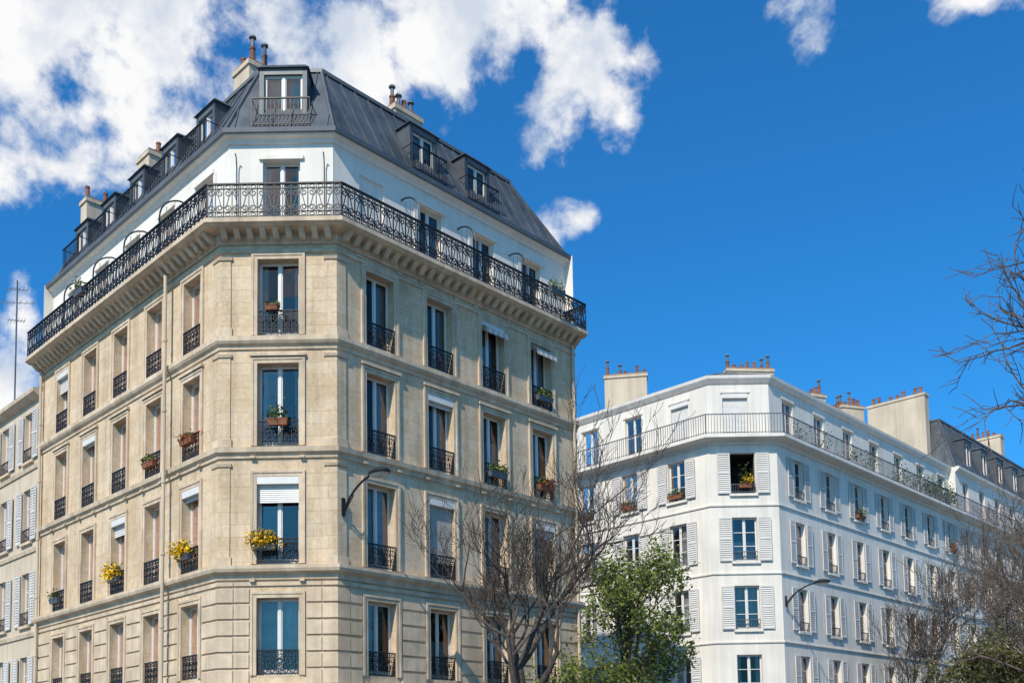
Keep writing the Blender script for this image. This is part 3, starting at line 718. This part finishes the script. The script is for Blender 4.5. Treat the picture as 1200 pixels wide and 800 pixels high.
tree('budding_tree',(21.6,44,0),2.9,.15,55,1.7,4,41,9,'bark','leafbrown',14000,.085,kfac=.75,ls=.2)
tree('budding_tree',(28.5,55,0),3.0,.16,55,1.8,4,43,8,'bark','leafbrown',11000,.1,kfac=.75,ls=.2)
def neartree():
    rr=random.Random(77); mb=MB()
    def br(p,d,L,r,dep):
        n=5; pts=[p]; rs=[r]
        for i in range(n):
            d=(d+Vector((rr.gauss(0,.15),rr.gauss(0,.12),rr.gauss(0,.15)))+Vector((0,0,.03))).normalized()
            p=p+d*(L/n); pts.append(p); rs.append(max(.005,r*(1-.45*(i+1)/n)))
        tube(mb,pts,rs,5 if dep>1 else 4,cap=False)
        if dep==0: return
        for i in (1,2,3,4,5):
            if rr.random()<.8 or i==5:
                ax=Vector((rr.gauss(0,1),rr.gauss(0,1),rr.gauss(0,1))).cross(d).normalized(); nd=d.copy(); nd.rotate(Matrix.Rotation(math.radians(rr.uniform(22,58)),3,ax))
                br(pts[i],nd,L*.55*rr.uniform(.7,1.2),max(.008,rs[i]*.62),dep-1)
    tube(mb,[(10.2,15.6,-.05),(10.2,15.6,2),(10.1,15.5,5),(10.05,15.4,7.5),(10.1,15.3,10),(10.2,15.3,12)],[.26,.21,.18,.13,.08,.03],9)
    for z,dx,dz,L in ((6.0,-.85,.42,2.2),(6.7,-.85,.42,2.2),(7.3,-.85,.38,2.1),(8.0,-.85,.35,1.9),(8.3,-.7,.6,1.9)):
        br(Vector((10.05,15.45,z)),Vector((dx,rr.uniform(-.2,.2),dz)).normalized(),L,.05,3)
    for i in range(4): br(Vector((10.1,15.4,8+i)),Vector((rr.uniform(.2,.8),rr.uniform(-.7,.7),.6)).normalized(),2.3,.05,2)
    mb.build('bare_tree',[M['barkl']],uv=False)
neartree()

# ------------------------------------------------------------------ ground, roads, pavements
def sheet(name,pts,z,mat):
    m=MB(); m.face([(*p,z) for p in pts]); return m.build(name,[mat])
sheet('ground',[(-1500,-1500),(1500,-1500),(1500,1500),(-1500,1500)],-.004,M['paving'])
sheet('road',[(-120,-12),(120,-12),(120,4),(-120,4)],0.0,M['asphalt'])
def strip(name,P,u,n,a,b,L0,L1,z,mat):
    f=Fr(P,u,n); return sheet(name,[f.p(L0,a,0)[:2],f.p(L1,a,0)[:2],f.p(L1,b,0)[:2],f.p(L0,b,0)[:2]],z,mat)
strip('road',R_,tuple(uR),(uR.y,-uR.x),3.2,11.5,-26,120,.004,M['asphalt'])
strip('road',L_,tuple(uL),(-.708,-.7065),3.0,10.5,-24,120,.008,M['asphalt'])
mk=MB(); f=Fr(R_,uR)
for i in range(30):
    q=[f.p(-8+i*4,7.3,.012),f.p(-6+i*4,7.3,.012),f.p(-6+i*4,7.42,.012),f.p(-8+i*4,7.42,.012)]; mk.face(q)
for i in range(9): mk.face([f.p(-6,3.6+i*.85,.016),f.p(-3.2,3.6+i*.85,.016),f.p(-3.2,4.05+i*.85,.016),f.p(-6,4.05+i*.85,.016)])
mk.build('road_markings',[M['paint']])
def pavement(pl,o):
    m=MB(); pts=offs(pl,o,True); inn=offs(pl,o-.15,True)
    n=len(pts)
    for i in range(n):
        j=(i+1)%n; m.face([(*pts[i],-.004),(*pts[j],-.004),(*pts[j],.13),(*pts[i],.13)],1); m.face([(*pts[i],.13),(*pts[j],.13),(*inn[j],.13),(*inn[i],.13)],1)
    m.face([(*p,.13) for p in inn],0); m.build('pavement',[M['paving'],M['kerb']])
pavement(poly,2.8); pavement(cpoly,2.8)

# ------------------------------------------------------------------ sun, sky
sun_xy=Vector((-.44,-.90)).normalized(); el=math.radians(45)
sd=Vector((sun_xy.x*math.cos(el),sun_xy.y*math.cos(el),math.sin(el)))
sl=bpy.data.lights.new('sun','SUN'); sl.energy=5.0; sl.angle=math.radians(.5); sl.color=(1,.93,.80)
so=bpy.data.objects.new('sun',sl); so.rotation_euler=(-sd).to_track_quat('-Z','Y').to_euler(); so.location=(0,-10,40)
bpy.context.scene.collection.objects.link(so)
w=bpy.data.worlds.new('World'); bpy.context.scene.world=w; w.use_nodes=True; nt=w.node_tree; nt.nodes.clear()
out=nt.nodes.new('ShaderNodeOutputWorld'); sky=nt.nodes.new('ShaderNodeTexSky'); sky.sky_type='NISHITA'; sky.sun_disc=False
sky.sun_elevation=el; sky.sun_rotation=math.atan2(sd.x,sd.y); sky.air_density=1.0; sky.dust_density=1.2; sky.ozone_density=1.5
bs=nt.nodes.new('ShaderNodeBackground'); bs.inputs['Strength'].default_value=.13
tint=mixc(nt,1,sky.outputs[0],(.17,.86,1.42),'MULTIPLY'); nt.links.new(tint,bs.inputs['Color'])
tc=nt.nodes.new('ShaderNodeTexCoord').outputs['Generated']
blobs=[(-.469,.769,150),(-.362,.7386,150),(-.423,.664,75),(-.2286,.774,120),(-.1485,.734,95),(-.077,.757,95),(.0,.747,65),(.0814,.690,78),(.118,.735,62),(.06,.755,45),
       (.0562,.5455,36),(.296,.768,56),(.5016,.782,44),(-.502,.4467,70),(-.56,.40,70),(-.6,.62,120)]
def math_n(op,a,b=None,c=None,clamp=False):
    m=nt.nodes.new('ShaderNodeMath'); m.operation=op; m.use_clamp=clamp
    for i,x in enumerate((a,b,c)):
        if x is None: continue
        if isinstance(x,(int,float)): m.inputs[i].default_value=x
        else: nt.links.new(x,m.inputs[i])
    return m.outputs[0]
cb=[(Vector((x,1,z)).normalized(),r/1190/Vector((x,1,z)).length) for x,z,r in blobs]
for az,e_,r in ((200,35,.22),(150,50,.2),(250,30,.2),(300,45,.25)):
    a=math.radians(az); e2_=math.radians(e_); cb.append((Vector((math.sin(a)*math.cos(e2_),math.cos(a)*math.cos(e2_),math.sin(e2_))),r))
def wnoise(scale,detail,rough,dist=0,vec=None,o='Fac'):
    n=nt.nodes.new('ShaderNodeTexNoise'); n.inputs['Scale'].default_value=scale; n.inputs['Detail'].default_value=detail; n.inputs['Roughness'].default_value=rough
    n.inputs['Distortion'].default_value=dist; nt.links.new(vec or tc,n.inputs['Vector']); return n.outputs[o]
wc=wnoise(9,2,.5,0,None,'Color')
v1=nt.nodes.new('ShaderNodeVectorMath'); v1.operation='MULTIPLY_ADD'; nt.links.new(wc,v1.inputs[0]); v1.inputs[1].default_value=(.13,.13,.13)
v0=nt.nodes.new('ShaderNodeVectorMath'); v0.operation='ADD'; nt.links.new(tc,v0.inputs[0]); v0.inputs[1].default_value=(-.065,-.065,-.065)
nt.links.new(v0.outputs[0],v1.inputs[2]); wtc=v1.outputs[0]
mask=None
for c,r in cb:
    d=nt.nodes.new('ShaderNodeVectorMath'); d.operation='DISTANCE'; nt.links.new(wtc,d.inputs[0]); d.inputs[1].default_value=c
    v=math_n('MULTIPLY_ADD',d.outputs['Value'],-1/r,1.0)
    mask=v if mask is None else math_n('MAXIMUM',mask,v)
mask=math_n('MAXIMUM',mask,-1.0)
mask=math_n('MINIMUM',mask,.75)
n1=wnoise(15,10,.60,.1)
dens=math_n('MULTIPLY_ADD',n1,3.4,-1.60); dens=math_n('ADD',dens,mask)
mr=nt.nodes.new('ShaderNodeMapRange'); mr.interpolation_type='SMOOTHSTEP'; mr.inputs['From Min'].default_value=.0; mr.inputs['From Max'].default_value=.72
nt.links.new(dens,mr.inputs['Value'])
bc=nt.nodes.new('ShaderNodeBackground'); bc.inputs['Strength'].default_value=.97
sh1=ramp(nt,wnoise(10,6,.6,.2),.40,.56,(.66,.73,.84,1),(1,1,1,1)); nt.links.new(sh1,bc.inputs['Color'])
mx=nt.nodes.new('ShaderNodeMixShader'); nt.links.new(mr.outputs[0],mx.inputs[0]); nt.links.new(bs.outputs[0],mx.inputs[1]); nt.links.new(bc.outputs[0],mx.inputs[2])
nt.links.new(mx.outputs[0],out.inputs['Surface'])

# ------------------------------------------------------------------ camera
cam=bpy.data.cameras.new('camera'); co=bpy.data.objects.new('camera',cam); bpy.context.scene.collection.objects.link(co)
p=math.radians(4.7); r=math.radians(1.0)
Rv=Vector((1,0,0)); Uv=Vector((0,-math.sin(p),math.cos(p))); Fv=Vector((0,math.cos(p),math.sin(p)))
Rr=Rv*math.cos(r)-Uv*math.sin(r); Ur=Rv*math.sin(r)+Uv*math.cos(r)
m=Matrix((Rr,Ur,-Fv)).transposed().to_4x4(); m.translation=Vector((0,0,1.6)); co.matrix_world=m
cam.sensor_width=36; cam.lens=35.7; cam.shift_y=.3225; cam.clip_end=5000; cam.clip_start=.1
sc=bpy.context.scene; sc.camera=co
sc.view_settings.view_transform='Standard'; sc.view_settings.look='None'; sc.view_settings.exposure=0
